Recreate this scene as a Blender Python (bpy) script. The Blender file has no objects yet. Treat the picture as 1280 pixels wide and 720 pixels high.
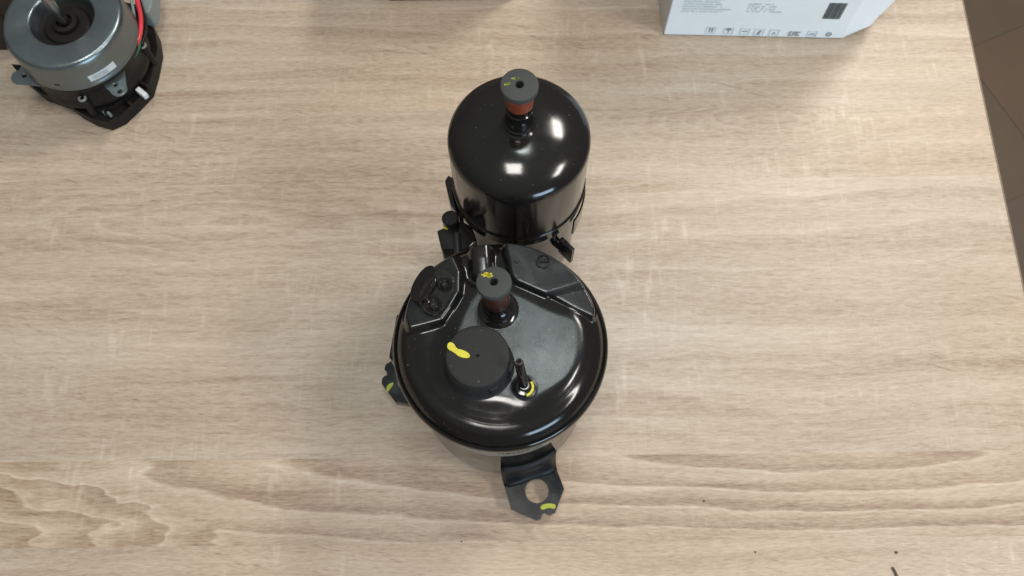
import bpy, bmesh, math, random
import numpy as np
from mathutils import Vector, Matrix
from mathutils.geometry import tessellate_polygon
random.seed(4)
R = math.radians
scene = bpy.context.scene
col = scene.collection

# ------------------------------------------------------------ camera
F_PX, NADIR = 1087.0, 390.0
CAM = Vector((0.0, 0.0, 0.66505))
TH, ROLL = math.atan(NADIR / F_PX), R(0.7)
fwd = Vector((0, math.sin(TH), -math.cos(TH)))
up0 = Vector((0, math.cos(TH), math.sin(TH))); rt0 = Vector((1, 0, 0))
c_, s_ = math.cos(ROLL), math.sin(ROLL)
right = rt0 * c_ - up0 * s_; up = rt0 * s_ + up0 * c_
cam_d = bpy.data.cameras.new('camera'); cam = bpy.data.objects.new('camera', cam_d)
col.objects.link(cam)
m = Matrix((right, up, -fwd)).transposed().to_4x4(); m.translation = CAM
cam.matrix_world = m
cam_d.sensor_width = 36; cam_d.lens = F_PX / 1280 * 36
cam_d.clip_start = 0.01; cam_d.clip_end = 50
cam_d.dof.use_dof = True; cam_d.dof.focus_distance = 0.54; cam_d.dof.aperture_fstop = 15
scene.camera = cam

# ------------------------------------------------------------ world, lamps, exposure
w = bpy.data.worlds.new('World'); scene.world = w; w.use_nodes = True
bg = w.node_tree.nodes['Background']
bg.inputs[1].default_value = 1.0
_t = w.node_tree; _tc = _t.nodes.new('ShaderNodeTexCoord'); _sp = _t.nodes.new('ShaderNodeSeparateXYZ'); _cr = _t.nodes.new('ShaderNodeValToRGB')
_t.links.new(_tc.outputs['Generated'], _sp.inputs[0]); _t.links.new(_sp.outputs[2], _cr.inputs[0]); _t.links.new(_cr.outputs[0], bg.inputs[0])
_cr.color_ramp.interpolation = 'EASE'       # indoor surroundings: dim walls, paler ceiling
_cr.color_ramp.elements[0].position = 0.05; _cr.color_ramp.elements[0].color = (.15, .14, .135, 1)
_cr.color_ramp.elements[1].position = 0.95; _cr.color_ramp.elements[1].color = (.305, .32, .315, 1)

def area(name, loc, target, sx, sy, power, color):
    d = bpy.data.lights.new(name, 'AREA'); d.shape = 'RECTANGLE'; d.size = sx; d.size_y = sy
    d.energy = power; d.color = color
    o = bpy.data.objects.new(name, d); col.objects.link(o); o.location = loc
    o.rotation_euler = (Vector(target) - Vector(loc)).to_track_quat('-Z', 'Y').to_euler()
    return o
T0 = (0, .25, 0)
area('ceiling_lamp', (-0.14, -0.10, 2.0), (-0.14, -.1, 0), .42, .40, 13, (1, .96, .90))
area('ceiling_lamp', (1.15, 1.38, 2.0), (1.15, 1.38, 0), .38, .66, 36, (1, .95, .87))
area('ceiling_lamp', (1.75, -0.45, 2.0), (1.75, -.45, 0), .42, .75, 33, (1, .96, .90))
area('ceiling_lamp', (0.10, 0.58, 2.0), (.10, .56, 0), .24, .24, 5.5, (.90, 1, .97))
area('window', (2.0, -3.2, 0.55), (0, .25, .1), 1.7, 1.1, 72, (.60, .80, 1.0))

vs = scene.view_settings
vs.view_transform = 'Standard'; vs.look = 'None'; vs.exposure = 0.0; vs.gamma = 1
scene.render.engine = 'CYCLES'

# ------------------------------------------------------------ helpers
def at(px, py, z):
    """the point of the place at height z that the photograph shows at this pixel"""
    d = fwd + right * ((px - 640) / F_PX) + up * ((360 - py) / F_PX)
    return CAM + d * ((z - CAM.z) / d.z)
def pts(lst, z, org=(0, 0)):
    r = []
    for x, y in lst:
        p = at(x, y, z); r.append((p.x - org[0], p.y - org[1]))
    return r

def empty(name, loc, label, cat, group=None, rz=0):
    o = bpy.data.objects.new(name, None); col.objects.link(o); o.location = loc; o.rotation_euler = (0, 0, rz)
    o.empty_display_size = .02
    o['label'] = label; o['category'] = cat
    if group: o['group'] = group
    return o
def link(name, me, mat, parent=None, loc=None, rot=None, smooth=None, bevel=None, segs=2, label=None, kind=None):
    o = bpy.data.objects.new(name, me); col.objects.link(o)
    if mat is not None and len(me.materials) == 0: me.materials.append(mat)
    if parent: o.parent = parent
    if loc is not None: o.location = loc
    if rot is not None: o.rotation_euler = rot
    if smooth is not None:
        for p in me.polygons: p.use_smooth = True
        if smooth < 179: me.set_sharp_from_angle(angle=R(smooth))
    if bevel:
        b = o.modifiers.new('bevel', 'BEVEL'); b.width = bevel; b.segments = segs
        b.limit_method = 'ANGLE'; b.angle_limit = R(35); b.harden_normals = False
    if label: o['label'] = label
    if kind: o['kind'] = kind
    return o
def from_bm(bm, name='m'):
    me = bpy.data.meshes.new(name); bmesh.ops.recalc_face_normals(bm, faces=bm.faces[:])
    bm.to_mesh(me); bm.free(); return me
def lathe(prof, segs=64, wob=0, close=False):
    """prof: list of (r, z) from one end to the other"""
    bm = bmesh.new(); rings = []
    for r, z in prof:
        if r < 1e-6: rings.append([bm.verts.new((0, 0, z))])
        else:
            rings.append([bm.verts.new((r * math.cos(2*math.pi*i/segs), r * math.sin(2*math.pi*i/segs), z)) for i in range(segs)])
    pairs = list(zip(rings[:-1], rings[1:]))
    if close: pairs.append((rings[-1], rings[0]))
    for a, b in pairs:
        for i in range(segs):
            j = (i + 1) % segs
            if len(a) == 1 and len(b) == 1: continue
            if len(a) == 1: bm.faces.new((a[0], b[i], b[j]))
            elif len(b) == 1: bm.faces.new((a[i], a[j], b[0]))
            else: bm.faces.new((a[i], a[j], b[j], b[i]))
    return from_bm(bm)
def prism(outer, z0, z1, holes=()):
    loops = [outer] + list(holes)
    flat = [p for l in loops for p in l]
    tris = tessellate_polygon([[Vector((x, y, 0)) for x, y in l] for l in loops])
    bm = bmesh.new()
    t = [bm.verts.new((x, y, z1)) for x, y in flat]; b = [bm.verts.new((x, y, z0)) for x, y in flat]
    for tr in tris:
        try: bm.faces.new([t[i] for i in tr]); bm.faces.new([b[i] for i in reversed(tr)])
        except ValueError: pass
    k = 0
    for l in loops:
        n = len(l)
        for i in range(n):
            j = (i + 1) % n
            try: bm.faces.new((t[k+i], t[k+j], b[k+j], b[k+i]))
            except ValueError: pass
        k += n
    return from_bm(bm)
def circle(cx, cy, r, n=32, ry=None):
    ry = ry or r
    return [(cx + r*math.cos(2*math.pi*i/n), cy + ry*math.sin(2*math.pi*i/n)) for i in range(n)]
def smooth_loop(p, it=2):
    for _ in range(it):
        q = []
        for i in range(len(p)):
            a, b = p[i], p[(i+1) % len(p)]
            q += [(a[0]*.75+b[0]*.25, a[1]*.75+b[1]*.25), (a[0]*.25+b[0]*.75, a[1]*.25+b[1]*.75)]
        p = q
    return p
def tube(path, r, segs=12, caps=True):
    P = [Vector(p) for p in path]; bm = bmesh.new(); rings = []
    rr = r if isinstance(r, (list, tuple)) else [r]*len(P)
    prev = None
    for i, p in enumerate(P):
        d = (P[min(i+1, len(P)-1)] - P[max(i-1, 0)]).normalized()
        if prev is None:
            n = d.orthogonal().normalized()
        else:
            n = (prev - d * prev.dot(d)).normalized()
        prev = n; b = d.cross(n)
        rings.append([bm.verts.new(p + (n*math.cos(2*math.pi*k/segs) + b*math.sin(2*math.pi*k/segs))*rr[i]) for k in range(segs)])
    for a, b in zip(rings[:-1], rings[1:]):
        for k in range(segs): bm.faces.new((a[k], a[(k+1) % segs], b[(k+1) % segs], b[k]))
    if caps: bm.faces.new(rings[0][::-1]); bm.faces.new(rings[-1])
    return from_bm(bm)
def bez(P, n=24):
    """Catmull-Rom through the points"""
    P = [Vector(p) for p in P]; P = [P[0]*2-P[1]] + P + [P[-1]*2-P[-2]]; out = []
    for i in range(1, len(P)-2):
        for k in range(n):
            t = k/n; a, b, c, d = P[i-1:i+3]
            out.append(.5*((2*b)+(c-a)*t+(2*a-5*b+4*c-d)*t*t+(3*b-a-3*c+d)*t**3))
    out.append(P[-2]); return out
def boxm(x0, x1, y0, y1, z0, z1):
    return prism([(x0, y0), (x1, y0), (x1, y1), (x0, y1)], z0, z1)

# ------------------------------------------------------------ node helpers
class G:
    def __init__(s, name):
        s.m = bpy.data.materials.new(name); s.m.use_nodes = True; s.t = s.m.node_tree; s.n = s.t.nodes
        s.b = s.n['Principled BSDF']
    def put(s, sock, v):
        if isinstance(v, bpy.types.NodeSocket): s.t.links.new(v, sock)
        elif isinstance(v, (tuple, list)): sock.default_value = (tuple(v) + (1,))[:len(sock.default_value)] if len(v) == 3 else v
        else: sock.default_value = v
    def M(s, op, *a):
        n = s.n.new('ShaderNodeMath'); n.operation = op
        for i, v in enumerate(a): s.put(n.inputs[i], v)
        return n.outputs[0]
    def xyz(s):
        n = s.n.new('ShaderNodeTexCoord'); k = s.n.new('ShaderNodeSeparateXYZ'); s.t.links.new(n.outputs['Object'], k.inputs[0])
        return k.outputs
    def vec(s, x, y, z=0.0):
        n = s.n.new('ShaderNodeCombineXYZ'); s.put(n.inputs[0], x); s.put(n.inputs[1], y); s.put(n.inputs[2], z); return n.outputs[0]
    def noise(s, v, scale=1, detail=2, rough=.5, dist=0):
        n = s.n.new('ShaderNodeTexNoise'); 
        if v is not None: s.put(n.inputs['Vector'], v)
        n.inputs['Scale'].default_value = scale; n.inputs['Detail'].default_value = detail
        n.inputs['Roughness'].default_value = rough; n.inputs['Distortion'].default_value = dist
        return n.outputs['Fac']
    def mr(s, v, a, b, c=0, d=1, smooth=False):
        n = s.n.new('ShaderNodeMapRange'); n.interpolation_type = 'SMOOTHSTEP' if smooth else 'LINEAR'
        s.put(n.inputs[0], v)
        for i, k in enumerate((a, b, c, d)): s.put(n.inputs[i+1], k)
        return n.outputs[0]
    def mix(s, f, a, b, mode='MIX'):
        n = s.n.new('ShaderNodeMix'); n.data_type = 'RGBA'; n.blend_type = mode
        s.put(n.inputs[0], f); s.put(n.inputs[6], a); s.put(n.inputs[7], b); return n.outputs[2]
    def bump(s, h, strength=.2, dist=.0005):
        n = s.n.new('ShaderNodeBump'); n.inputs['Strength'].default_value = strength; n.inputs['Distance'].default_value = dist
        s.put(n.inputs['Height'], h); s.t.links.new(n.outputs[0], s.b.inputs['Normal'])
    def ramp(s, v, stops):
        n = s.n.new('ShaderNodeValToRGB'); e = n.color_ramp.elements
        while len(e) < len(stops): e.new(.5)
        for k, (p, c) in zip(e, stops): k.position = p; k.color = (c, c, c, 1) if not isinstance(c, tuple) else c + (1,)
        s.put(n.inputs[0], v); return n.outputs[0]
    def set(s, **k):
        for a, v in k.items(): s.put(s.b.inputs[a.replace('_', ' ')], v)
        return s.m
def paint(name, base, rough=.15, spec=.5, grain=900, gs=.03, var=.25, metal=0, rv=.08, coat=0, dust=0):
    g = G(name); tc = g.n.new('ShaderNodeTexCoord').outputs['Object']
    n1 = g.noise(tc, 60, 4, .6); n2 = g.noise(tc, grain, 2)
    c = g.mix(n1, tuple(x*(1-var) for x in base), tuple(x*(1+var) for x in base))
    if dust: c = g.mix(g.M('MULTIPLY', g.mr(g.noise(tc, 640, 1), .745, .80, 0, 1, True), dust), c, (.22, .20, .17))
    g.bump(g.M('ADD', n2, g.M('MULTIPLY', g.noise(tc, 120, 2), .8)), gs, .0004)
    return g.set(Base_Color=c, Roughness=g.mr(n1, .3, .7, max(.02, rough-rv), rough+rv), Metallic=metal, Specular_IOR_Level=spec, Coat_Weight=coat)

# ------------------------------------------------------------ table material
def wood():
    g = G('sonoma_oak_laminate'); M = g.M; X, Y, Z = g.xyz()
    seams = (-.06, .040, .1028, .335, .405, .52)
    pid = 0.0
    for sm in seams: pid = M('ADD', pid, M('GREATER_THAN', Y, sm))
    o = M('MULTIPLY', pid, 3.71)                            # a different board of the print per lamella
    def N(sx, sy, k=0., det=3, rough=.55, dist=0):
        return g.noise(g.vec(M('MULTIPLY', X, sx), M('MULTIPLY', Y, sy), M('ADD', o, k)), 1, det, rough, dist)
    sway = M('MULTIPLY', M('SUBTRACT', N(4, 7, 5., 2), .5), .02)
    Yw = M('ADD', Y, sway)
    def NW(sx, sy, k=0., det=3, rough=.55):
        return g.noise(g.vec(M('MULTIPLY', X, sx), M('MULTIPLY', Yw, sy), M('ADD', o, k)), 1, det, rough)
    broad = NW(2.2, 38, 0, 3); fibre = NW(14, 420, 1.3, 3, .6); mid = NW(7, 120, 2.2, 3, .6); fine = NW(125, 820, 4.4, 2, .7)
    # growth-ring figure: nested arches about a few hearts, straight grain elsewhere
    def heart(cx, cy, a, b, wob, k):
        ex = M('POWER', M('ABSOLUTE', M('DIVIDE', M('SUBTRACT', X, cx), a)), 2.0)
        ey = M('POWER', M('ABSOLUTE', M('DIVIDE', M('SUBTRACT', Y, cy), b)), 2.0)
        e = M('SQRT', M('ADD', ex, ey))
        return M('ADD', e, M('MULTIPLY', M('SUBTRACT', N(9, 28, k, 3, .6), .5), wob))
    def rings(e, freq):
        f = M('FRACT', M('MULTIPLY', e, freq))
        return g.ramp(f, [(0, .35), (.07, 1.0), (.20, .66), (.45, .50), (.80, .14), (.96, .10), (1, .35)])
    low = M('MULTIPLY', M('GREATER_THAN', Y, .040), M('LESS_THAN', Y, .1028))
    e1 = heart(-.44, .040, .185, .060, .95, 3.); e2 = heart(.225, .104, .150, .0165, .75, 4.)
    eA = M('MINIMUM', M('MULTIPLY', e1, 1.0), M('MULTIPLY', e2, .27))
    rA = rings(eA, 4.3); mA = M('MULTIPLY', low, g.mr(eA, .9, 2.0, 1, .35, True))
    e3 = heart(.235, .392, .105, .024, .7, 6.); e4 = heart(-.22, .30, .34, .05, .6, 7.)
    eB = M('MINIMUM', e3, M('ADD', e4, .15))
    rB = rings(eB, 4.6); mB = M('MULTIPLY', M('SUBTRACT', 1, low), g.mr(eB, .3, 1.9, .75, .0, True))
    rS = rings(M('ADD', M('MULTIPLY', Y, 16), M('MULTIPLY', M('SUBTRACT', N(2.2, 5, 9., 3), .5), 1.7)), 2.6)
    mS = M('MULTIPLY', g.mr(NW(3, 12, 8.), .42, .62, 0, 1, True), .55)
    # vertical saw-mark chatter, in patches
    patch = g.mr(N(5.5, 11, 11., 1), .50, .60, 0, 1, True)
    saw = M('MULTIPLY', g.mr(N(115, 22, 12., 2, .6), .56, .74, 0, 1, True), patch)
    saw2 = M('MULTIPLY', g.mr(N(320, 30, 13., 2, .6), .55, .75, 0, 1, True), g.mr(N(6, 9, 15., 1), .44, .6, 0, 1, True))
    # pores: short dark dashes along the grain
    slant = M('ADD', Yw, M('MULTIPLY', M('SUBTRACT', N(3, 5, 17., 1), .47), M('MULTIPLY', X, .0)))
    pore = g.mr(g.noise(g.vec(M('MULTIPLY', X, 55), M('MULTIPLY', slant, 620), o), 1, 2, .5), .60, .74, 0, 1, True)
    pore2 = g.mr(g.noise(g.vec(M('ADD', M('MULTIPLY', X, 70), M('MULTIPLY', Y, 40)), M('ADD', M('MULTIPLY', Y, 430), M('MULTIPLY', X, 120)), o), 1, 2, .5), .60, .74, 0, 1, True)
    pp = g.mr(N(3.5, 9, 19., 1), .46, .62, 0, 1, True)
    v = .5
    def add(v, t, k, c=.5): return M('ADD', v, M('MULTIPLY', M('SUBTRACT', t, c), k))
    v = add(.54, broad, .80); v = add(v, mid, .36); v = add(v, fibre, .42); v = add(v, fine, .95)
    v = M('ADD', v, M('MULTIPLY', M('MULTIPLY', M('SUBTRACT', rA, .45), mA), .56))
    v = M('ADD', v, M('MULTIPLY', M('MULTIPLY', M('SUBTRACT', rB, .45), mB), .30))
    v = M('ADD', v, M('MULTIPLY', M('MULTIPLY', M('SUBTRACT', rS, .45), mS), .38))
    v = add(v, saw, .19, 0); v = add(v, saw2, .12, 0)
    v = add(v, M('MULTIPLY', pore, .8), -.17, 0); v = add(v, M('MULTIPLY', pore2, pp), -.26, 0)
    v = add(v, N(1.3, 7, 21., 2), .42); v = M('SUBTRACT', v, M('MULTIPLY', low, .05))
    # the board below the seam is a touch darker at its top edge
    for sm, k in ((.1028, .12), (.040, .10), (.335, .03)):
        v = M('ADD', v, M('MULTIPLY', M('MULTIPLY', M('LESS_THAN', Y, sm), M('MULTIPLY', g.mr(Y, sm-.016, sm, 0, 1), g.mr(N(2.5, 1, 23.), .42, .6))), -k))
    colr = g.ramp(v, [(0, (.22, .160, .115)), (.28, (.335, .256, .190)), (.52, (.422, .342, .265)), (.78, (.500, .420, .340)), (1, (.58, .515, .44))])
    hue = g.mix(g.mr(N(1.6, 3, 25., 2), .35, .65), (1.03, .985, .93), (.97, 1.0, 1.03))
    colr = g.mix(1.0, colr, hue, 'MULTIPLY')
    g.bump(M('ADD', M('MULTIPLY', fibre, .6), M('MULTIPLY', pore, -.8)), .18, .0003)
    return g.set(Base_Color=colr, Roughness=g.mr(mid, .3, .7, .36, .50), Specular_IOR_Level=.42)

# ------------------------------------------------------------ other materials
M_BLACK = paint('black_gloss_enamel', (.0085, .0080, .0075), .13, .5, 700, .015, .2, rv=.05, dust=.5)
M_SAT = paint('black_satin_enamel', (.012, .013, .0135), .30, .5, 900, .08, .3)
M_FOOT = paint('black_bracket_enamel', (.0062, .0090, .0110), .24, .35, 800, .05, .3)
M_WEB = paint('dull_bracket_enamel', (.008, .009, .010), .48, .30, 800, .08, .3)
M_RUB = paint('black_rubber', (.018, .019, .018), .72, .30, 1500, .12, .30, dust=.35)
M_RUBL = paint('grey_black_rubber', (.046, .051, .050), .70, .30, 1500, .12, .30, dust=.3)
M_COP = paint('oxide_red_copper', (.27, .060, .026), .33, .5, 600, .04, .3, metal=.1)
M_HOLE = paint('inner_dark', (.004, .004, .004), .8, .2)
M_STEEL = paint('worn_steel', (.30, .29, .27), .30, .5, 900, .05, .25, metal=1)
M_GALV = paint('galvanised_steel', (.19, .225, .235), .33, .5, 500, .025, .10, metal=.9)
M_GALVD = paint('dull_galvanised_side', (.15, .145, .135), .40, .5, 500, .05, .12, metal=.8)
M_PLAS = paint('black_plastic', (.008, .007, .0068), .5, .25, 700, .06, .25)
M_GREY = paint('grey_plastic', (.20, .235, .23), .5, .4)
M_WHITEP = paint('white_nylon', (.55, .60, .62), .45, .4)
M_RED = paint('red_wire_sheath', (.60, .035, .05), .38, .5)
M_GREEN = paint('green_wire_sheath', (.03, .12, .07), .45, .4)
M_PRINT = paint('grey_print_ink', (.27, .31, .34), .6, .3)
M_PRINTL = paint('pale_print_ink', (.58, .66, .70), .6, .3)
M_DUST = paint('dark_debris', (.10, .085, .07), .6, .3)
def yellow():
    g = G('yellow_paint_marker'); tc = g.n.new('ShaderNodeTexCoord').outputs['Object']
    n = g.noise(tc, 900, 3, .6)
    return g.set(Base_Color=g.mix(g.mr(n, .3, .7), (.42, .37, .012), (.68, .62, .03)), Roughness=.5)
M_YEL = yellow()
def olive():
    g = G('yellow_green_paint_marker'); tc = g.n.new('ShaderNodeTexCoord').outputs['Object']
    n = g.noise(tc, 700, 3, .6)
    return g.set(Base_Color=g.mix(g.mr(n, .3, .7), (.26, .32, .015), (.42, .47, .03)), Roughness=.5)
M_OLI = olive()
def carton(name, c, v=.06, rough=.42, spec=.4):
    g = G(name); tc = g.n.new('ShaderNodeTexCoord').outputs['Object']
    n = g.noise(tc, 14, 4, .6); n2 = g.noise(tc, 500, 2)
    g.bump(g.M('ADD', n, g.M('MULTIPLY', n2, .15)), .25, .002)
    return g.set(Base_Color=g.mix(n, tuple(x*(1-v) for x in c), tuple(x*(1+v) for x in c)), Roughness=rough, Specular_IOR_Level=spec)
M_WBOX = carton('white_coated_carton', (.80, .88, .92))
M_WBOX2 = carton('white_carton_shaded_side', (.62, .64, .63), rough=.6)  # same white board; shade on the left face is put into this greyer colour
M_DBOX = carton('dark_brown_carton', (.028, .017, .012), .5, .6)
M_RBOX = carton('red_brown_carton', (.10, .045, .035), .4, .6)
M_WOOD = wood()
def lid_mat():
    g = G('black_enamel_textured_top'); tc = g.n.new('ShaderNodeTexCoord').outputs['Object']
    a = g.n.new('ShaderNodeAttribute'); a.attribute_name = 'orange_peel'; k = a.outputs['Fac']
    n1 = g.noise(tc, 50, 4, .6); n2 = g.noise(tc, 1500, 3, .6); n3 = g.noise(tc, 160, 2)
    sp = g.mr(g.noise(tc, 620, 1), .745, .80, 0, 1, True)
    sm = g.mr(g.noise(tc, 28, 4, .7, 1.2), .50, .68, 0, 1, True)
    c = g.mix(k, (.0075, .0070, .0065), (.0090, .0125, .0138))
    h = g.M('ADD', g.M('MULTIPLY', g.M('MULTIPLY', n2, k), 1.0), g.M('MULTIPLY', n3, .12))
    g.bump(h, .15, .0004)
    r = g.M('ADD', g.M('MULTIPLY', k, .10), g.mr(n1, .3, .7, .09, .17))
    c = g.mix(g.M('MULTIPLY', sp, .5), c, (.22, .20, .17)); r = g.M('ADD', r, g.M('MULTIPLY', sm, .06))
    return g.set(Base_Color=c, Roughness=r, Specular_IOR_Level=.46)
M_LID = lid_mat()
def floorm(name, c, sc=6):
    g = G(name); tc = g.n.new('ShaderNodeTexCoord').outputs['Object']
    n = g.noise(tc, sc, 5, .65); n2 = g.noise(tc, 90, 3)
    cc = g.mix(g.M('ADD', g.M('MULTIPLY', n, .8), g.M('MULTIPLY', n2, .2)), tuple(x*.7 for x in c), tuple(x*1.3 for x in c))
    g.bump(n2, .1, .001)
    return g.set(Base_Color=cc, Roughness=.5)

# ------------------------------------------------------------ setting: floor
me = prism([(-2.5, -2.0), (3.0, -2.0), (3.0, 3.5), (-2.5, 3.5)], -.80, -.7515)
o = link('floor', me, floorm('brown_grout', (.070, .048, .029)), kind='structure')
fm = [floorm('brown_floor_tile', (.080, .053, .031)), floorm('reddish_brown_floor_tile', (.086, .052, .031)), floorm('grey_brown_floor_tile', (.077, .052, .032))]
tmesh = []
for k in range(3):
    t = boxm(-.1490, .1490, -.1490, .1490, -.0125, .0); t.materials.append(fm[k]); tmesh.append(t)
rot = R(24); cr, sr = math.cos(rot), math.sin(rot)
for i in range(-2, 5):
    for j in range(-4, 5):
        x = 1.06 + (i*cr - j*sr)*.299; y = .90 + (i*sr + j*cr)*.299
        if not (.25 < x < 2.0 and -.6 < y < 1.9): continue
        k = 1 if (i, j) in ((0, 0), (1, 1)) else (0 if (i*3+j) % 2 else 2)
        t = link('floor_tile', tmesh[k], None, o, (x, y, -.750), (0, 0, rot))
        if not k: pass

# ------------------------------------------------------------ table
table = empty('table', (0, 0, -.75), 'pale oak laminate table top under the black compressor, grain running sideways', 'table')
e0, e1 = at(1203, 0, 0), at(1280, 365, 0)
dxdy = (e1.x - e0.x) / (e1.y - e0.y)
ex = lambda y: e0.x + (y - e0.y) * dxdy
y0, y1 = -.13, .68
xl = -.78
top = link('table_top', prism([(xl, y0), (ex(y0), y0), (ex(y1), y1), (xl, y1)], -.025, 0), M_WOOD, table, (0, 0, .75), bevel=.0006, segs=2)
link('edge_band', prism([(ex(y0)+.0002, y0), (ex(y0)+.0014, y0), (ex(y1)+.0014, y1), (ex(y1)+.0002, y1)], -.0252, -.0004),
     carton('edge_banding', (.24, .19, .135)), table, (0, 0, .75), bevel=.0005)
M_LEG = carton('oak_panel_leg', (.40, .31, .22))
for x in (xl+.03, ex(.3)-.05):
    link('leg_panel', boxm(x, x+.022, y0+.05, y1-.05, .0, .7245), M_LEG, table, (0, 0, 0), bevel=.001)
link('modesty_panel', boxm(xl+.0525, ex(.3)-.0505, y1-.09, y1-.07, .30, .7245), M_LEG, table, (0, 0, 0), bevel=.001)

# ------------------------------------------------------------ compressor
AX = Vector((-.0075, .1465, 0))
comp = empty('rotary_compressor', AX, 'glossy black refrigeration compressor with attached accumulator, standing upright mid table', 'compressor')
org = (AX.x, AX.y)
def cp(lst, z): return pts(lst, z, org)
# shell
shell_prof = [(0, .006), (.030, .006), (.046, .010), (.055, .017), (.0590, .027), (.0595, .034), (.0595, .1455), (.0598, .147),
              (.0632, .1478), (.0640, .1500), (.0640, .1530), (.0634, .1545), (.058, .1548), (0, .1548)]
link('shell', lathe(shell_prof, 160), M_BLACK, comp, smooth=40)
def band(r0, r1, z0, z1, a0, a1, n=70):
    P0 = [(r1*math.cos(R(a0+(a1-a0)*i/n)), r1*math.sin(R(a0+(a1-a0)*i/n))) for i in range(n+1)]
    P1 = [(r0*math.cos(R(a0+(a1-a0)*i/n)), r0*math.sin(R(a0+(a1-a0)*i/n))) for i in range(n, -1, -1)]
    return prism(P0+P1, z0, z1)
M_LABEL = paint('grey_foil_label', (.16, .16, .155), .30, .5, 500, .03, .1)
lab = link('rating_label', band(.0596, .0598, .104, .142, -150, -58), M_LABEL, comp, smooth=30)
rl = random.Random(5)
for r0_, (za, zb) in enumerate(((.1295, .1340), (.1215, .1255), (.1130, .1160))):
    a = -92.0
    while a < -74:
        wd = .7+2.2*rl.random()
        link('label_print', band(.0597, .0599, za, zb, a, a+wd, 4), M_PLAS, lab, smooth=30); a += wd+.8+.6*rl.random()
# top cap: a polar height field with the pressed facets
ZL = .160
def lidprof(r):
    # (radius, height) of the plain revolved cap
    rr = np.array([0, .030, .0465, .0500, .0530, .0560, .0585, .0605, .0620, .0630, .0634])
    zz = np.array([.1722, .1722, .1720, .1714, .1701, .1682, .1657, .1630, .1604, .1588, .1583])
    return np.interp(r, rr, zz)
def sdist(px, py, poly):
    P = np.array(poly); n = len(P); d = np.full(px.shape, 1e9); ins = np.zeros(px.shape, bool)
    for i in range(n):
        a, b = P[i], P[(i+1) % n]; e = b - a
        t = np.clip(((px-a[0])*e[0] + (py-a[1])*e[1]) / (e @ e), 0, 1)
        d = np.minimum(d, np.hypot(px-a[0]-t*e[0], py-a[1]-t*e[1]))
        c = ((a[1] > py) != (b[1] > py)) & (px < (b[0]-a[0])*(py-a[1])/(b[1]-a[1]+1e-12)+a[0])
        ins ^= c
    return np.where(ins, -d, d)
def sstep(x, a, b):
    t = np.clip((x-a)/(b-a), 0, 1); return t*t*(3-2*t)
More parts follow.
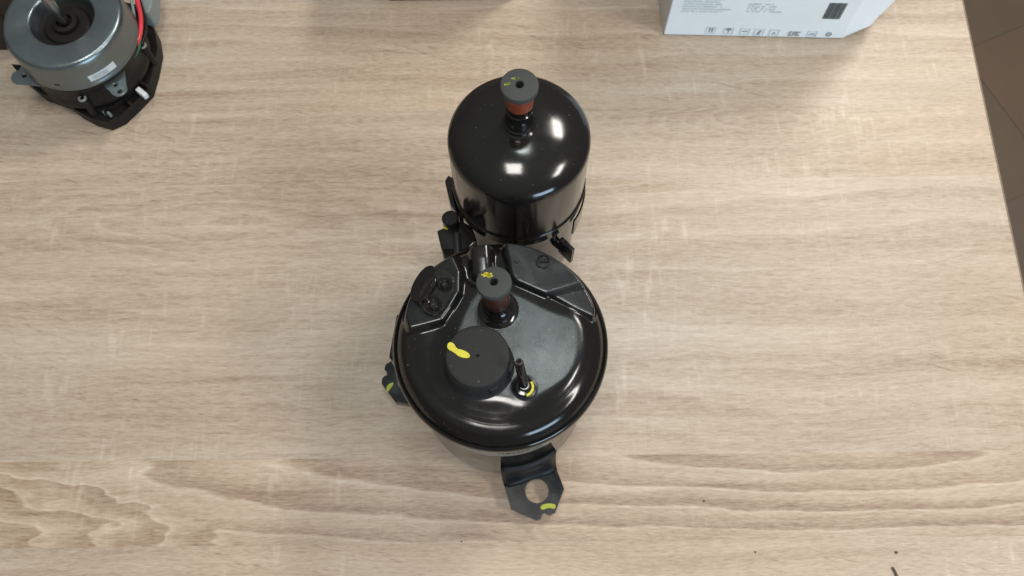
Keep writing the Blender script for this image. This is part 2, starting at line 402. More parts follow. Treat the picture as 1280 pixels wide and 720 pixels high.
def build_lid():
    NR, NS = 170, 420
    rad = np.concatenate([np.linspace(0, .052, 120, endpoint=False), np.linspace(.052, .0634, NR-120)])
    th = np.linspace(0, 2*np.pi, NS, endpoint=False)
    RR, TT = np.meshgrid(rad, th, indexing='ij'); x = RR*np.cos(TT); y = RR*np.sin(TT)
    # fine smooth the plain profile
    z = sum(lidprof(np.clip(RR+k, 0, .0634)) for k in (-.0012, -.0006, 0, .0006, .0012))/5
    z = np.where(RR > .061, lidprof(RR), z)
    zt = .1750
    # mesa: the flat textured middle; left and lower flank fall away sooner than on the right
    mesa = smooth_loop(cp([(575, 395), (606, 345), (650, 368), (690, 388), (722, 397), (732, 415), (730, 445), (712, 472), (680, 492), (655, 506), (632, 497), (602, 496), (574, 484), (558, 450)], .172), 2)
    dm = sdist(x, y, mesa)
    z = z - .0026*sstep(dm, -.002, .0125) * (1 - sstep(RR, .050, .060))
    peel = 1 - sstep(dm, -.003, .0015)
    def facet(z, poly, height, tilt=(0, 0), soft=.0022, ref=(0, 0)):
        d = sdist(x, y, poly); k = 1 - sstep(d, -.0003, soft)
        zz = height + tilt[0]*(x-ref[0]) + tilt[1]*(y-ref[1])
        return z*(1-k) + zz*k, k
    # right plateau, with its lower folded wing
    pr = cp([(630, 300), (640, 343), (646, 350), (683, 366), (731, 352), (716, 329), (694, 312), (662, 301)], zt)
    wing = cp([(684, 366), (742, 396), (744, 384), (740, 368), (731, 353), (705, 360)], .1725)
    z, k2 = facet(z, wing, .1732, (-.06, .02), .0016, wing[0])
    z, k1 = facet(z, pr, zt, (-.03, -.02), .0026, pr[2])
    # left plateau under the terminal bracket
    pl = cp([(565, 317), (574, 340), (573, 366), (562, 385), (551, 400), (513, 410), (508, 395), (512, 372), (525, 345), (545, 327)], .1725)
    z, k3 = facet(z, pl, .1738, (.05, -.02), .0038, pl[3])
    # pressed bulge between the plateaus
    a = at(600, 300, .172); b = at(602, 336, .174); a = Vector((a.x-AX.x, a.y-AX.y)); b = Vector((b.x-AX.x, b.y-AX.y))
    e = b - a; L2 = e.length; ux, uy = e.x/L2, e.y/L2
    s = (x-a.x)*ux + (y-a.y)*uy; q = (x-a.x)*uy - (y-a.y)*ux
    sc = np.clip(s, 0.002, L2); dd = np.hypot(s-sc, q)
    hb = .0062*(1-np.clip(dd/.0078, 0, 1)**4)**.8
    base = .1688 + 0*z
    ch = 1 - sstep(np.hypot(s-sc, q), .0088, .0125)               # channel round the bulge
    z = z*(1-ch) + np.minimum(z, .1680)*ch
    z = np.where(hb > 0, np.maximum(z, .1675+hb-.02*np.clip(.0035-s, 0, 1)-.05*np.clip(s-.012, 0, 1)), z)
    # ring groove round the discharge pipe and recess of the terminal cover
    for (px, py), r_, hh in (((623, 388), .0125, .0012), ((655, 485), .0065, .0014)):
        c = at(px, py, .172); dr = np.hypot(x-(c.x-AX.x), y-(c.y-AX.y))
        z = z + hh*np.exp(-((dr-r_*.72)/.0016)**2)
    fl = np.minimum(RR, .063)
    kf = np.clip(k1+k2+k3, 0, 1)
    z = z*(1-kf) + np.minimum(z, .176)*kf
    rim = sstep(RR, .0585, .0625)
    z = z*(1-rim) + lidprof(RR)*rim
    peel = np.clip(np.maximum(peel, .60*k1 + .35*k3 + .3*k2), 0, 1)
    for _ in range(2):
        z[1:-3] = (z[0:-4]+2*z[1:-3]+z[2:-2])/4
        z = (np.roll(z, 1, 1)+2*z+np.roll(z, -1, 1))/4
    z[0] = z[0].mean()
    verts = np.stack([x, y, z], -1).reshape(-1, 3)
    i = np.arange(NR-1)[:, None]; j = np.arange(NS)[None]; j2 = (j+1) % NS
    f = np.stack([i*NS+j, (i+1)*NS+j, (i+1)*NS+j2, i*NS+j2], -1).reshape(-1, 4)
    me = bpy.data.meshes.new('top_cap'); me.from_pydata(verts.tolist(), [], f.tolist())
    at_ = me.attributes.new('orange_peel', 'FLOAT', 'POINT'); at_.data.foreach_set('value', peel.reshape(-1).astype(np.float32))
    me.validate(); return me
lid = link('top_cap', build_lid(), M_LID, comp, smooth=180)
# welded lip ring between cap and shell
lip = [(.0628, .1549), (.0650, .1549), (.0655, .1556), (.0654, .1566), (.0649, .1580), (.0643, .1590), (.0637, .1594), (.0632, .1588)]
link('weld_lip', lathe(lip, 180, close=True), M_BLACK, comp, smooth=60)
# embossed mark on the plateau
def ringm(cx, cy, z, r, w, h, n=40):
    me = lathe([(r-w, z), (r-w*.5, z+h), (r+w*.5, z+h), (r+w, z)], n)
    me.transform(Matrix.Translation((cx, cy, 0))); return me
def joinm(lst):
    bm = bmesh.new()
    for me in lst: bm.from_mesh(me)
    return from_bm(bm)
c = cp([(679, 327)], .175)[0]
zz = .1739
bars = [ringm(c[0], c[1], zz, .0040, .0005, .0019)]
bars.append(boxm(c[0]-.0036, c[0]+.0036, c[1]-.0003, c[1]+.0003, zz, zz+.0018))
for k in (-.0022, -.0009, .0009, .0022):
    bars.append(boxm(c[0]+k-.00022, c[0]+k+.00022, c[1]+.0004, c[1]+.0024, zz, zz+.0018))
link('embossed_mark', joinm(bars), M_LID, comp, smooth=30)
p = cp([(642, 326), (647, 329), (651, 325)], .1752)
link('embossed_tick', tube([(a, b, .1749) for a, b in p], .0004, 8), M_LID, comp, smooth=40)

# terminal bracket, its rivets and the folded clip
br = smooth_loop(cp([(545, 336), (556, 335), (567, 345), (568, 357), (561, 374), (551, 390), (541, 394), (530, 390), (526, 380), (530, 360)], .176), 2)
brk = link('terminal_bracket', prism(br, .1715, .1758), M_BLACK, comp, smooth=40, bevel=.0006, segs=3)
for px, py, r_ in ((556, 356, .0046), (542, 381, .0050)):
    c = cp([(px, py)], .176)[0]
    me = lathe([(r_, .1745), (r_, .1763), (r_-.0006, .1768), (r_-.0014, .1764), (r_-.0021, .1760), (r_-.0024, .1768), (r_-.0030, .1772), (.0008, .1772), (.0006, .1768), (0, .1766)], 40)
    me.transform(Matrix.Translation((c[0], c[1], 0)))
    link('rivet', me, M_BLACK, brk, smooth=30)
cl = smooth_loop(cp([(517, 374), (511, 366), (513, 352), (522, 336), (531, 327), (541, 327), (544, 338), (539, 358), (532, 372), (525, 378)], .1800), 2)
link('terminal_clip', prism(cl, .1600, .1800), M_BLACK, comp, smooth=40, bevel=.0042, segs=6)
_cm = bpy.data.objects['terminal_clip'].data
for v in _cm.vertices:
    rr_ = math.hypot(v.co.x, v.co.y); v.co.z -= max(0, rr_-.050)*.55 if v.co.z > .17 else 0
cl2 = smooth_loop(cp([(520, 372), (535, 378), (538, 366), (548, 350), (541, 342), (530, 352)], .1790), 1)
link('clip_tongue', prism(cl2, .1735, .1785), M_BLACK, comp, smooth=40, bevel=.0009, segs=3)

# round rubber terminal cover
tc_ = at(597, 447, .1925); tcx, tcy = tc_.x-AX.x, tc_.y-AX.y
prof = [(.0196, .1695), (.0198, .1735), (.0190, .1760), (.0187, .1880), (.0184, .1905), (.0176, .1921), (.0160, .1925), (.0150, .19255), (.0010, .19255), (.0009, .1905), (0, .1905)]
me = lathe(prof, 96); me.transform(Matrix.Translation((tcx, tcy+.0010, 0)))
cov = link('terminal_cover', me, M_RUB, comp, smooth=40)
me = lathe([(.0193, .1705), (.0206, .1710), (.0208, .1722), (.0196, .1735)], 96); me.transform(Matrix.Translation((tcx, tcy+.0010, 0)))
link('cover_skirt', me, M_RUB, cov, smooth=60)
# clips moulded on the cover side
for a in (-62, -15):
    me = boxm(.0183, .0200, -.0026, .0026, .176, .186); me.transform(Matrix.Translation((tcx, tcy+.001, 0)) @ Matrix.Rotation(R(a), 4, 'Z'))
    link('moulded_rib', me, M_RUB, cov, bevel=.0006)
def splat(poly, z, h, name, mat, par, it=2, bev=.0002):
    p = smooth_loop(poly, it) if it else poly
    return link(name, prism(p, z-.0003, z+h), mat, par, smooth=50, bevel=bev, segs=2)
splat(cp([(559, 430), (563, 427), (568, 430), (571, 436), (578, 437), (586, 441), (588, 446), (583, 448), (574, 446), (567, 440), (559, 436)], .1930),
      .19255, .0005, 'paint_mark', M_YEL, cov)
# glued lump next to the mark
me = lathe([(.0014, 0), (.0013, .0006), (.0008, .0010), (0, .0011)], 16); c = cp([(573, 433)], .193)[0]; me.transform(Matrix.Translation((c[0], c[1], .1925)))
link('moulded_pip', me, M_RUB, cov, smooth=60)

def plug(cx, cy, ztop, par, r, tilt=(0, 0), name='pipe_plug'):
    """rubber stopper: flange with a hole, stem below"""
    prof = [(.0022, -.006), (.0023, -.0004), (.0027, 0), (r-.0012, 0), (r-.0004, -.0003), (r, -.0012), (r-.0001, -.0038), (r-.0009, -.0046), (.0080, -.0048), (.0068, -.006), (.0022, -.006)]
    me = lathe(prof, 64); o = link(name, me, M_RUBL, par, (cx, cy, ztop), (tilt[0], tilt[1], 0), smooth=40)
    h = link('plug_hole', lathe([(0, -.0052), (.0021, -.0052), (.0021, -.0058), (0, -.0058)], 24), M_HOLE, o)
    return o
# discharge pipe
pb = at(623, 387, .172); pt = at(617, 352, .2085)
bx, by = pb.x-AX.x, pb.y-AX.y; tx, ty = pt.x-AX.x, pt.y-AX.y
lean = ((tx-bx)/.036, (ty-by)/.036)
me = lathe([(.0125, .1700), (.0122, .1728), (.0108, .1738), (.0098, .1742), (.0098, .1760), (.0088, .1768), (.0084, .1790), (.0075, .1800), (.0075, .2030), (.0070, .2030), (.0070, .2000), (0, .2000)], 64)
pipe = link('discharge_pipe', me, M_BLACK, comp, (bx, by, 0), smooth=35)
sh = Matrix.Identity(4); sh[0][2] = lean[0]; sh[1][2] = lean[1]
me.transform(Matrix.Translation((0, 0, .172)) @ sh @ Matrix.Translation((0, 0, -.172)))
me = lathe([(.00765, .1850), (.00785, .1853), (.00785, .2020), (.00765, .2022)], 64)
me.transform(Matrix.Translation((0, 0, .172)) @ sh @ Matrix.Translation((0, 0, -.172)))
link('copper_sleeve', me, paint('dull_brown_copper', (.075, .030, .020), .4, .5, 600, .04, .3, metal=.3), pipe, smooth=50)
pg = plug(tx-bx, ty-by, .2085, pipe, .0101, (-lean[1], lean[0]))
yc = cp([(602, 339), (607, 337), (611, 338), (616, 337), (618, 342), (615, 346), (610, 345), (604, 344)], .2088)
rs = random.Random(3); blobs = []
for k in range(34):
    u, v = rs.random(), rs.gauss(0, .22)
    X_ = -.0066 + u*.0056; Y_ = .0042 + v*.0026 + (-.0002 if u > .6 else 0)
    blobs.append(prism(circle(X_, Y_, .00035+.0004*rs.random(), 7), -.0002, .00028))
link('paint_mark', joinm(blobs), M_YEL, pg, kind='stuff')

# terminal stud with its collar
sb = at(655, 485, .1725); stp = at(648.5, 452, .2030)
bx2, by2 = sb.x-AX.x, sb.y-AX.y; dx, dy = (stp.x-sb.x), (stp.y-sb.y)
me = lathe([(.0056, .1705), (.0055, .1745), (.0049, .1752), (.0030, .1755), (.0030, .1790), (.0027, .1800), (0, .1800)], 40)
stud = link('stud_collar', me, M_BLACK, comp, (bx2, by2, 0), smooth=35)
ln = .0275
P = [(dx*k, dy*k, .1775+(.2030-.1775)*k) for k in (0, .5, .96, 1.0)]
link('stud_pin', tube(P, [.0029, .0027, .0026, .0022], 24), M_BLACK, stud, smooth=50)
d3 = Vector((dx, dy, .0255)).normalized()
o = link('pin_end', lathe([(.0022, -.0004), (.0021, .0004), (.0016, .0004), (.0013, -.0006), (0, -.0007)], 24), M_STEEL, stud, (dx, dy, .2032), smooth=40)
o.rotation_euler = d3.to_track_quat('Z', 'Y').to_euler()
ar = [(math.cos(R(a))*.0058, math.sin(R(a))*.0058) for a in range(-75, 36, 10)] + [(math.cos(R(a))*.0044, math.sin(R(a))*.0044) for a in range(35, -76, -10)]
link('paint_mark', prism(ar, .1735, .1757), M_YEL, stud, bevel=.0002)
# spilled sealant smear round the stud

# mounting feet: three alike, 120 degrees apart
def cf(lst): return pts(lst, .010, org)
A1 = math.atan2(*[v for v in cf([(671, 614)])[0][::-1]])
foot_px = [(646, 560), (632, 566), (628, 572), (628.5, 588), (633, 592), (627.5, 598), (639, 636.5), (670, 650.6), (676, 648.5), (677.5, 643), (681, 641), (684, 643.5), (688, 644), (694, 641), (705, 612), (690, 573), (684, 571), (683, 562), (683, 552)]
fp = cf(foot_px); hc = cf([(671, 614)])[0]
def rotp(p, a): return (p[0]*math.cos(a)-p[1]*math.sin(a), p[0]*math.sin(a)+p[1]*math.cos(a))
fpl = [rotp(p, -A1) for p in fp]; hcl = rotp(hc, -A1)
foot_me = prism(fpl, .0085, .0115, [circle(hcl[0], hcl[1], .0088, 40)])
# upturned right flange and riser as their own meshes
f1 = [rotp(p, -A1) for p in cf([(705, 612), (690, 573), (684, 571)])]
f2 = [rotp(p, -A1) for p in cf([(627.5, 598), (639, 636.5)])]
def wall(pl, z0, z1, t):
    bm = bmesh.new(); out = []
    n = len(pl)
    for i, p in enumerate(pl):
        a = Vector(pl[max(i-1, 0)]); b = Vector(pl[min(i+1, n-1)]); d = (b-a).normalized(); nn = Vector((-d.y, d.x))*t
        out.append([bm.verts.new((q.x, q.y, z)) for q in (Vector(p), Vector(p)+nn) for z in (z0, z1)])
    for a, b in zip(out[:-1], out[1:]):
        for i, j in ((0, 1), (1, 3), (3, 2), (2, 0)): bm.faces.new((a[i], a[j], b[j], b[i]))
    for e in (out[0], out[-1]): bm.faces.new((e[0], e[1], e[3], e[2]))
    return from_bm(bm)
fl1 = wall(f1, .0022, .0128, .0022); fl2 = wall(f2, .0022, .0126, .0020)
ri = [rotp(p, -A1) for p in cf([(631, 574), (684, 562)])]
ym, yM = min(ri[0][1], ri[1][1]), max(ri[0][1], ri[1][1])
def riser():
    # pressed saddle from the foot up to the shell
    bm = bmesh.new(); rows = []
    for rx, z in ((.0670, .0113), (.0650, .0126), (.0632, .0170), (.0618, .0250), (.0608, .0400), (.0604, .0560)):
        row = []
        for k in range(13):
            u = k/12; yy = (ym-.0065) + (yM-ym+.008)*u
            cx = rx - (math.sqrt(max(0, .0604**2)) - math.sqrt(max(0, .0604**2-yy*yy)))*1.0
            row.append(bm.verts.new((cx + .0012*math.cos(u*6.28*1.0)*(1 if rx > .061 else 0), yy, z)))
        rows.append(row)
    for a, b in zip(rows[:-1], rows[1:]):
        for k in range(12): bm.faces.new((a[k], a[k+1], b[k+1], b[k]))
    return from_bm(bm)
rim_ = riser()
bead = tube([(x, y, .0300) for x, y in [(.0598, ym+.001), (.0612, (ym+yM)/2-.006), (.0616, (ym+yM)/2), (.0612, (ym+yM)/2+.006), (.0598, yM-.001)]], .0012, 10)
def foot(angle, src=None):
    o = link('mounting_foot', foot_me, M_FOOT, comp, (0, 0, 0), (0, 0, angle), bevel=.0007)
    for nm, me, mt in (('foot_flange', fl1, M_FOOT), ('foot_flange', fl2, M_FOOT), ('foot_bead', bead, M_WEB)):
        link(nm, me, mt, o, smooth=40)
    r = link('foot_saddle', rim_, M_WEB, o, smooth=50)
    s = r.modifiers.new('solid', 'SOLIDIFY'); s.thickness = .0024; s.offset = 0
    return o
feet = []
for k in range(3): feet.append(foot(A1 + k*2*math.pi/3))
def fmark(o, lst, ang):
    p = [rotp(q, -ang) for q in cf(lst)]
    link('paint_mark', prism(smooth_loop(p, 2), .0113, .0118), M_OLI, o)
fmark(feet[0], [(675, 634), (678, 631), (685, 629.5), (693, 630), (695, 633), (693, 637), (688, 635), (683, 636), (677, 638)], A1)
a2 = A1 + 4*math.pi/3
fmark(feet[2], [(483, 483), (491, 478), (493, 480), (488, 487), (484, 492)], a2)
feet[2].name = 'mounting_foot'

# small side bracket below the lip on the left of the shell
me = boxm(.0596, .0672, -.0150, .0150, .118, .145); me.transform(Matrix.Rotation(R(172), 4, 'Z'))
me.transform(Matrix.Translation((-.0008, .0002, 0)))
link('side_bracket', me, M_BLACK, comp, bevel=.002, segs=3, smooth=40)

# ---------------- accumulator
AC = Vector((.0055, .269, 0)) - AX
def dome(r, z0, h, n=14): return [(r*math.cos(a*math.pi/2/n), z0+h*math.sin(a*math.pi/2/n)) for a in range(n+1)]
prof = [(0, .018), (.020, .019), (.034, .026), (.0405, .038), (.0415, .045), (.0415, .117), (.0425, .119), (.0443, .1215), (.0445, .124), (.0445, .187)]
prof += [(a, b) for a, b in dome(.0445, .189, .0185, 22)][:-1] + [(0, .2075)]
acc = link('accumulator', lathe(prof, 160), M_BLACK, comp, AC, smooth=60)
# weld seam low on the can
link('weld_seam', lathe([(.0443, .1335), (.0452, .1340), (.0454, .1348), (.0452, .1356), (.0443, .1361)], 160), M_BLACK, acc, smooth=60)
# neck
me = lathe([(.0112, .2040), (.0108, .2072), (.0094, .2080), (.0094, .2100), (.0084, .2108), (.0084, .2140), (.0077, .2150), (.0077, .2235), (.0070, .2240), (.0070, .2440), (0, .2440)], 72)
neck = link('inlet_pipe', me, M_BLACK, acc, smooth=35)
link('copper_sleeve', lathe([(.0072, .2300), (.0079, .2303), (.0083, .2325), (.0083, .2410), (.0081, .2430), (.0072, .2435)], 72), M_COP, neck, smooth=50)
pg2 = plug(0, -.0003, .2500, neck, .0108, (0, 0))
blobs = []
for k in range(30):
    u = rs.random(); v = rs.gauss(0, .3)
    if k < 17: X_, Y_ = -.0082+u*.0042, -.0006+u*.0022+v*.0007
    else: X_, Y_ = -.0040+u*.0036, .0034+v*.0010
    blobs.append(prism(circle(X_, Y_, .0002+.0003*rs.random(), 6), -.0002, .0002))
link('paint_mark', joinm(blobs), M_OLI, pg2, kind='stuff')

# strap round the accumulator with its ear, clamp block and bolt
def band(r0, r1, z0, z1, a0, a1, n=70):
    P0 = [(r1*math.cos(R(a0+(a1-a0)*i/n)), r1*math.sin(R(a0+(a1-a0)*i/n))) for i in range(n+1)]
    P1 = [(r0*math.cos(R(a0+(a1-a0)*i/n)), r0*math.sin(R(a0+(a1-a0)*i/n))) for i in range(n, -1, -1)]
    return prism(P0+P1, z0, z1)
strap = link('mounting_strap', band(.0449, .0462, .100, .122, -35, 205), M_BLACK, acc, smooth=30, bevel=.0003)
def acp(lst, z): return pts(lst, z, (AX.x+AC.x, AX.y+AC.y))
ear = acp([(556, 226), (560, 219), (566, 222), (569, 243), (579, 268), (575, 272), (563, 256)], .122)
link('strap_ear', prism(ear, .098, .122), M_BLACK, strap, bevel=.0006)
blk = smooth_loop(acp([(546, 288), (577, 276), (590, 283), (596, 300), (585, 312), (552, 312)], .118), 0)
block = link('clamp_block', prism(blk, .098, .118), M_BLACK, acc, bevel=.0012, segs=3, smooth=40)
c = acp([(563, 274)], .124)[0]
me = lathe([(0, .1262), (.0050, .1262), (.0058, .1254), (.0058, .1100), (0, .1100)], 32); me.transform(Matrix.Translation((c[0], c[1], 0)))
bolt = link('clamp_bolt', me, M_BLACK, acc, smooth=40)
c2 = acp([(559, 277)], .126)[0]
me = lathe([(0, .0006), (.0014, .0005), (.0018, 0)], 14); me.transform(Matrix.Translation((c[0]-.0030, c[1]-.0050, .1205)) @ Matrix.Rotation(R(75), 4, 'X'))
link('paint_mark', me, M_YEL, bolt)
q = acp([(571, 303)], .119)[0]
link('clamp_pin', tube([(q[0], q[1]+.006, .1195), (q[0]+.001, q[1]-.010, .1195)], .0026, 16), M_SAT, block, smooth=50)
# right-hand strap end: a thin bent tongue
q = acp([(701, 297), (717, 313)], .112)
a, b = Vector(q[0]), Vector(q[1]); n_ = Vector((-(b-a).y, (b-a).x)).normalized()*.0016
link('strap_tongue', prism([tuple(a+n_), tuple(a-n_), tuple(b-n_), tuple(b+n_)], .090, .112), M_BLACK, strap, bevel=.0007, smooth=40)
q = acp([(704, 308), (712, 320)], .095)
a, b = Vector(q[0]), Vector(q[1])
link('strap_screw', tube([(a.x-.006, a.y+.002, .100), (b.x-.003, b.y+.003, .100)], .0034, 20), M_BLACK, strap, smooth=50)
# suction elbow from accumulator foot into the shell (behind the body)
link('suction_elbow', tube(bez([(AC.x*.85, AC.y*.78, .05), (AC.x*.7, AC.y*.72, .028), (AC.x*.6, AC.y*.55, .022), (AC.x*.5, AC.y*.44, .03)], 8), .006, 20), M_BLACK, comp, smooth=60)

# ------------------------------------------------------------ fan motor, top left
MC = Vector((-.361, .4465, 0))
mot = empty('fan_motor', MC, 'round galvanised fan motor with shaft, lugs and red wire at the top left', 'motor')
morg = (MC.x, MC.y)
prof = [(.0405, .0500), (.0495, .0500), (.0500, .0510), (.0494, .0525), (.0488, .0540), (.0486, .0725), (.0482, .0760), (.0472, .0785), (.0455, .0798), (.0440, .0800),
        (.0275, .0800), (.0262, .0795), (.0255, .0780), (.0235, .0700), (.0215, .060)]
can = link('motor_can', lathe(prof, 120), M_GALV, mot, smooth=60)
link('rubber_ring', lathe([(0, .0200), (.0470, .0200), (.0490, .022), (.0492, .0262), (.0480, .030), (.0478, .0435), (.0490, .0450), (.0492, .0485), (.0475, .0496), (.040, .0498)], 120), M_PLAS, mot, smooth=50)
link('bearing_well', lathe([(.0236, .0700), (.0190, .0692), (.0170, .0712), (.0110, .0716), (.0100, .0750), (.0066, .0755), (.0060, .0725), (0, .0725)], 80), M_PLAS, mot, smooth=35)
link('shaft', lathe([(.0042, .060), (.0042, .1280), (.0030, .1300), (0, .1300)], 32), M_STEEL, mot, smooth=40)
def mp(lst, z): return pts(lst, z, morg)
base = mp([(14, 80), (28, 98), (50, 116), (80, 126), (95, 138), (114, 148), (133, 153), (150, 145), (172, 124), (185, 110), (192, 86), (197, 60), (194, 40), (184, 20), (176, 5)], .014)
base += [(.030, .062), (0, .070), (-.035, .060), (-.056, .030), (-.062, 0)]
bp = link('base_plate', prism(base, .0005, .0140), M_PLAS, mot, bevel=.0025, segs=3, smooth=40)
b2 = [(p[0]*.88, p[1]*.88) for p in base]
link('base_step', prism(b2, .0142, .0198), M_PLAS, bp, bevel=.0018, segs=3, smooth=40)
# ribs on the base plate
for a in (-72, -50, -28):
    me = boxm(.048, .056, -.0011, .0011, .0140, .0215); me.transform(Matrix.Rotation(R(a), 4, 'Z'))
    link('rib', me, M_PLAS, bp, bevel=.0004)
def lug(tip, root1, root2, r, z, holes, t=.0016, lab=None):
    tx_, ty_ = mp([tip], z)[0]; a = mp([root1], z)[0]; b = mp([root2], z)[0]
    T = Vector((tx_, ty_)); A_ = Vector(a); B_ = Vector(b); mid = (A_+B_)/2; ang = math.atan2(T.y-mid.y, T.x-mid.x)
    arc_ = [(tx_+r*math.cos(ang+R(k)), ty_+r*math.sin(ang+R(k))) for k in range(-90, 91, 15)]
    left = a if (A_-T).cross(mid-T) > 0 else b; rightp = b if left == a else a
    poly = [left] + arc_ + [rightp] if (Vector(arc_[0])-Vector(left)).length < (Vector(arc_[0])-Vector(rightp)).length else [rightp] + arc_ + [left]
    hs = [circle(*mp([h[:2]], z)[0], h[2], 16) for h in holes]
    return link('mounting_lug', prism(poly, z-t, z, hs), M_GALV, mot, bevel=.0004)
lug((24, 96), (30, 76), (62, 108), .0068, .048, [(30.5, 94.5, .0021)])
lug((148, 111), (126, 104), (155, 88), .0068, .046, [(144, 106, .0019), (149, 114, .0021)])
# little skirt strip by the left lug
sk = mp([(42, 98), (48, 96), (68, 109), (62, 111)], .047)
link('lug_strip', prism(sk, .0455, .047), M_GALV, mot)
for (px, py, r_, rot_) in ((103, 123, .0030, 0), (178, 57, .0030, 0)):
    c = mp([(px, py)], .038)[0]
    me = lathe([(.0016, .012), (.0016, .038), (.0022, .0383), (r_, .038), (r_+.0004, .0372), (r_+.0004, .012)], 28); me.transform(Matrix.Translation((c[0], c[1], 0)))
    link('screw_boss', me, M_PLAS, mot, smooth=40)
    me = lathe([(.0018, .0380), (.0019, .0390), (.0034, .0388), (.0036, .0380)], 28, close=True); me.transform(Matrix.Translation((c[0], c[1], 0)))
    link('screw_washer', me, M_GREY, mot, smooth=40)
c = mp([(176, 114)], .022)[0]
me = boxm(-.0055, .0055, -.0022, .0022, .016, .022); me.transform(Matrix.Translation((c[0], c[1], 0)) @ Matrix.Rotation(R(-40), 4, 'Z'))
link('cable_tie_head', me, M_WHITEP, mot, bevel=.0008)
c = mp([(83, 122)], .020)[0]
me = boxm(-.004, .004, -.0012, .0012, .0142, .020); me.transform(Matrix.Translation((c[0], c[1], 0)) @ Matrix.Rotation(R(10), 4, 'Z'))
link('plastic_tab', me, M_GREY, mot, bevel=.0006)
c = mp([(133, 140)], .020)[0]
me = boxm(-.004, .003, -.0012, .0012, .0142, .020); me.transform(Matrix.Translation((c[0], c[1], 0)) @ Matrix.Rotation(R(-20), 4, 'Z'))
link('plastic_tab', me, M_GREY, mot, bevel=.0006)
# grey terminal housing at the frame's top
hs_ = smooth_loop(mp([(168, 8), (175, 16), (186, 16), (190, 4), (190, -25), (168, -25)], .034), 1)
link('terminal_housing', prism(hs_, .0145, .034), M_GREY, mot, bevel=.0015, segs=3, smooth=40)
# wires round the can
def wire(pxs, z, r, mat, name='wire'):
    P = [Vector((*mp([p[:2]], p[2] if len(p) > 2 else z)[0], p[2] if len(p) > 2 else z)) for p in pxs]
    return link(name, tube(bez(P, 10), r, 12), mat, mot, smooth=60)
wire([(168, -14), (172, 2), (176, 22), (175, 42), (169, 58), (161, 71), (150, 80)], .047, .0019, M_RED, 'red_wire')
wire([(160, -14), (165, 4), (168, 25), (167, 45), (161, 60), (152, 72)], .050, .0012, M_GREY, 'grey_wire')
wire([(176, 40), (174, 56), (169, 68), (160, 80), (150, 92), (136, 101)], .043, .0015, M_GREEN, 'green_wire')
wire([(164, 50), (166, 66), (160, 78), (152, 90), (140, 104), (128, 112)], .040, .0012, M_PLAS, 'black_wire')
wire([(170, -10), (176, 6), (181, 24), (182, 40), (177, 56)], .042, .0016, M_PLAS, 'black_wire')
# sticker on the can's side, curved to it
def sticker(a0, a1, z0, z1, n=14, r=.0489):
    return band(.0486, r, z0, z1, a0, a1, n)
st = link('barcode_sticker', sticker(-66, -38, .0555, .0625), M_WHITEP, mot, smooth=30)
rs2 = random.Random(8)
for k in range(9):
    a = -62 + k*1.7
    link('sticker_bar', sticker(a, a+.5+.5*rs2.random(), .0568, .0614, 2, .0490), M_PRINT, st)
a = -100
link('vent_slot', sticker(a, a+5, .0565, .0582, 3), M_HOLE, mot)

# ------------------------------------------------------------ white carton, top right
wb = empty('white_carton', (.215, .4768, 0), 'white printed carton with a crushed lower right corner at the top edge', 'box')
ox, oy = .215, .4768
plan = lambda s, bulge: [(.1398-ox, .4802-oy), (.2190-ox, .4770-oy), (.2992-ox, .4736-oy), (.3256-ox+bulge, .4815-oy), (.3370-ox+bulge*1.6, .5050-oy), (.3400-ox+bulge, .62-oy), (.137-ox, .62-oy), (.1366-ox, .55-oy)]
bm = bmesh.new(); rings = []
for z, bu, lift in ((0.0006, -.004, 0), (.006, 0, 0), (.022, .001, 0), (.040, .004, 0), (.070, .004, 0), (.12, .002, 0), (.19, 0, 0)):
    ring = []
    for i, (x, y) in enumerate(plan(0, bu)):
        if i == 2 and z < .01: x += .002
        if i in (3, 4): x += .0018*math.sin(z*260+i); y += .0012*math.cos(z*180)
        dz = {3: .0045, 4: .0065}.get(i, 0) if z < .005 else ({3: .002, 4: .003}.get(i, 0) if z < .01 else 0)
        if i == 3: x += {.0006: -.003, .006: .0015, .022: -.0015, .040: .002}.get(z, 0)
        ring.append(bm.verts.new((x, y, z+dz)))
    rings.append(ring)
for a, b in zip(rings[:-1], rings[1:]):
    for i in range(8): bm.faces.new((a[i], a[(i+1) % 8], b[(i+1) % 8], b[i]))
bm.faces.new(rings[0][::-1]); bm.faces.new(rings[-1])
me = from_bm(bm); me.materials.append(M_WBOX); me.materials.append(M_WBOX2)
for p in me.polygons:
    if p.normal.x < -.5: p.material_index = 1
body = link('carton_body', me, None, wb, bevel=.0012, segs=3, smooth=11)
# print on the front face: u = world x, v = height
fa = math.atan2(.4736-.4802, .2992-.1398)
def face(u, v, off=.0003):
    y = .4802 + (u-.1398)*math.tan(fa) - off
    return Vector((u-ox, y-oy, v))
def quad_print(lst, name, mat, par=body, off=.00045):
    bm = bmesh.new()
    for poly in lst:
        f_ = [bm.verts.new(face(u, v, off)) for u, v in poly]; b_ = [bm.verts.new(face(u, v, .0001)) for u, v in poly]
        bm.faces.new(f_)
        for i in range(len(poly)): bm.faces.new((f_[i], f_[(i+1) % len(poly)], b_[(i+1) % len(poly)], b_[i]))
    o = link(name, from_bm(bm), mat, par); o['kind'] = 'stuff'; return o
def rect(u, v, w_, h_): return [(u, v), (u+w_, v), (u+w_, v+h_), (u, v+h_)]
def glyphs(u, v, w_, h_, rs_, gap=.35):
    out = []; x = u
    while x < u+w_:
        k = h_*(.35+.5*rs_.random())
        if rs_.random() > .16:
            out.append(rect(x, v, k*.22, h_)); out.append(rect(x, v+(h_*.8 if rs_.random() > .5 else 0), k*.8, h_*.2))
        x += k*(1+gap)
    return out
rs3 = random.Random(12)
L_ = []
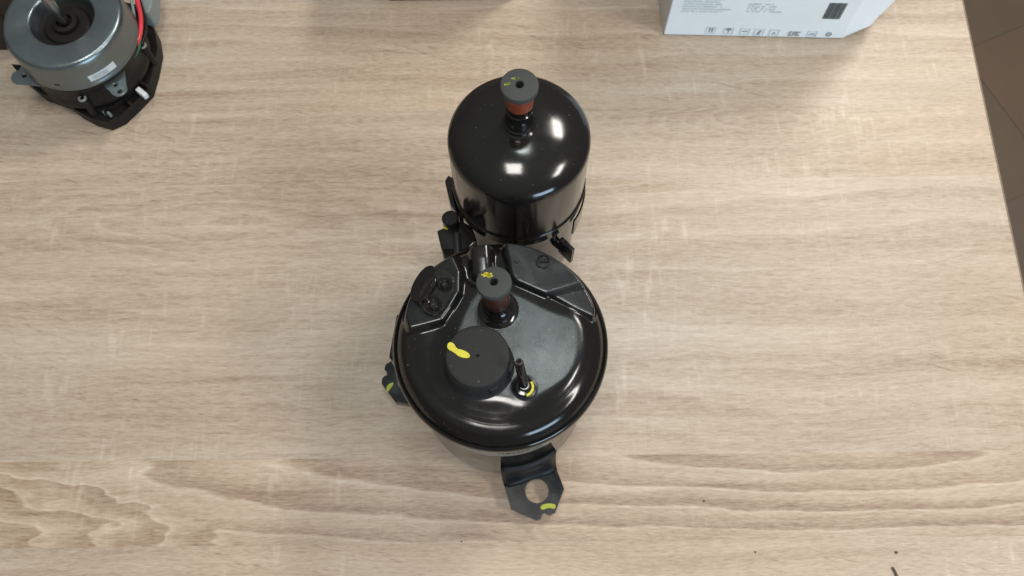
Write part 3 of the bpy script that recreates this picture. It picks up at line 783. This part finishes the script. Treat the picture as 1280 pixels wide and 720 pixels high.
for r_ in range(6): L_ += glyphs(.150+r_*.0001, .0345+r_*.0032, .018+.012*rs3.random()+(.012 if r_ < 3 else .004), .0013, rs3)
quad_print(L_, 'small_print', M_PRINTL)
L_ = []
for r_ in range(4): L_ += glyphs(.206, .036+r_*.0032, .030 if r_ == 0 else .018+.006*rs3.random(), .0015, rs3)
quad_print(L_, 'small_print', M_PRINTL)
# handling symbols along the lower edge
cx_ = [.181, .1968, .2114, .2243, .2376, .2559, .2719, .2867]
v0 = .0085
thin = .0005
def frame(u, v, w_, h_, t=.0004): return [rect(u, v, w_, t), rect(u, v+h_-t, w_, t), rect(u, v+t, t, h_-2*t), rect(u+w_-t, v+t, t, h_-2*t)]
syms = []
for i, c in enumerate(cx_): 
    if i not in (5, 7): syms += frame(c-.0042, v0-.0035-(i*.0004), .0084, .0085)
quad_print(syms, 'symbol_frame', M_PRINTL)
s = []
s += [rect(cx_[0]-.0016, .0065, .0010, .0052), rect(cx_[0]+.0008, .0065, .0010, .0052)]              # arrows up
s += [[(cx_[0]-.0022, .0108), (cx_[0]-.0000, .0108), (cx_[0]-.0011, .0124)], [(cx_[0]+.0002, .0108), (cx_[0]+.0024, .0108), (cx_[0]+.0013, .0124)]]
s += [[(cx_[1]-.0026, .0098), (cx_[1]+.0026, .0098), (cx_[1]+.0016, .0122), (cx_[1]-.0016, .0122)], rect(cx_[1]-.0004, .0062, .0008, .0036)]   # umbrella
s += [rect(cx_[2]-.0026, .0082, .0052, .0009)]
s += [[(cx_[3]-.0014, .0058), (cx_[3]+.0004, .0058), (cx_[3]+.0020, .0100), (cx_[3]-.0002, .0100)], rect(cx_[3]-.0012, .0048, .0020, .0006)]
s += [rect(cx_[4]-.0018, .0056, .0036, .0006), rect(cx_[4]-.0010, .0074, .0022, .0005)]
u = cx_[5]-.0050                                                                                     # E A C letters
s += [rect(u, .0038, .0009, .0060), rect(u+.0009, .0038, .0018, .0009), rect(u+.0009, .0089, .0018, .0009), rect(u+.0009, .0064, .0014, .0008)]
u += .0035
s += [rect(u, .0038, .0009, .0060), rect(u+.0024, .0038, .0009, .0060), rect(u+.0009, .0089, .0015, .0009), rect(u+.0009, .0062, .0015, .0008)]
u += .0040
s += [rect(u, .0038, .0009, .0060), rect(u+.0009, .0038, .0018, .0009), rect(u+.0009, .0089, .0018, .0009)]
s += [rect(cx_[6]-.0030, .0055, .0060, .0004), rect(cx_[6]-.0022, .0072, .0044, .0004)]
quad_print(s, 'handling_symbol', M_PRINT)
c = cx_[7]; tri = []
for k in range(3):
    a = R(90+120*k); b = R(90+120*(k+1)); r_ = .0036
    P0 = Vector((math.cos(a), math.sin(a)))*r_; P1 = Vector((math.cos(b), math.sin(b)))*r_
    A_ = P0.lerp(P1, .18); B_ = P0.lerp(P1, .78); n_ = (P1-P0).normalized(); n_ = Vector((-n_.y, n_.x))*.0007
    o_ = Vector((c, .0070)); tri.append([tuple(A_+n_+o_), tuple(B_+n_+o_), tuple(B_-n_+o_), tuple(A_-n_+o_)])
quad_print(tri, 'recycling_mark', M_PRINT)
bars = []; u = .2735
while u < .2885:
    t = .0004+.0006*rs3.random(); bars.append(rect(u, .0290, t, .0210)); u += t+.00025+.0004*rs3.random()
quad_print(bars, 'barcode', paint('barcode_ink', (.10, .115, .12), .6, .3))

# ------------------------------------------------------------ dark cartons at the frame's edge
p = at(0, 63, 0)
db = empty('dark_carton', (-.50, p.y, 0), 'dark brown carton partly hidden behind the fan motor, top left corner', 'box')
link('carton_body', boxm(-.16, .068, 0, .20, .0004, .045), M_DBOX, db, bevel=.0012, segs=3)
link('carton_lid', boxm(-.162, .070, -.0008, .201, .0455, .060), M_DBOX, db, bevel=.0012, segs=3)
p0, p1 = at(486, 1.5, 0), at(640, 1.5, 0)
rb = empty('brown_carton', (p0.x, p0.y, 0), 'reddish brown carton whose lower edge just shows at the top of the photo', 'box')
link('carton_body', boxm(0, .115, 0, .10, .0004, .045), M_RBOX, rb, bevel=.001)
link('carton_lid', boxm(-.001, .116, -.0008, .101, .0455, .110), M_RBOX, rb, bevel=.001)

# ------------------------------------------------------------ crumbs on the table
def crumb(px, py, r_, label, seed):
    rs_ = random.Random(seed); bm = bmesh.new(); bmesh.ops.create_icosphere(bm, subdivisions=2, radius=r_)
    for v in bm.verts: v.co *= .7+.6*rs_.random(); v.co.z = v.co.z*.5
    z_ = min(v.co.z for v in bm.verts); q = at(px, py, 0)
    o = link('crumb', from_bm(bm), M_DUST, None, (q.x, q.y, -z_))
    o['label'] = label; o['category'] = 'crumb'; return o
crumb(1120, 690.5, .0011, 'tiny dark crumb above the hair-thin swarf at the lower right', 1)
crumb(944, 690, .0007, 'pinhead-sized dark crumb left of the larger crumb, near the bottom edge', 2)
crumb(880, 626.5, .0008, 'pinhead-sized dark speck lying alone in the lower right of the table', 3)
crumb(577, 677, .0006, 'tiny dark speck on the table just below and left of the front foot', 4)
q = [at(1115, 709, 0), at(1118, 714, 0), at(1121, 722, 0), at(1122, 735, 0)]
P = bez([(v.x, v.y, .0009) for v in q], 6)
o = link('metal_swarf', tube(P, [.0009]*(len(P)-1)+[.0005], 8), M_DUST, None, smooth=60)
o['label'] = 'thin dark curl of swarf cut off by the bottom edge, lower right'; o['category'] = 'swarf'
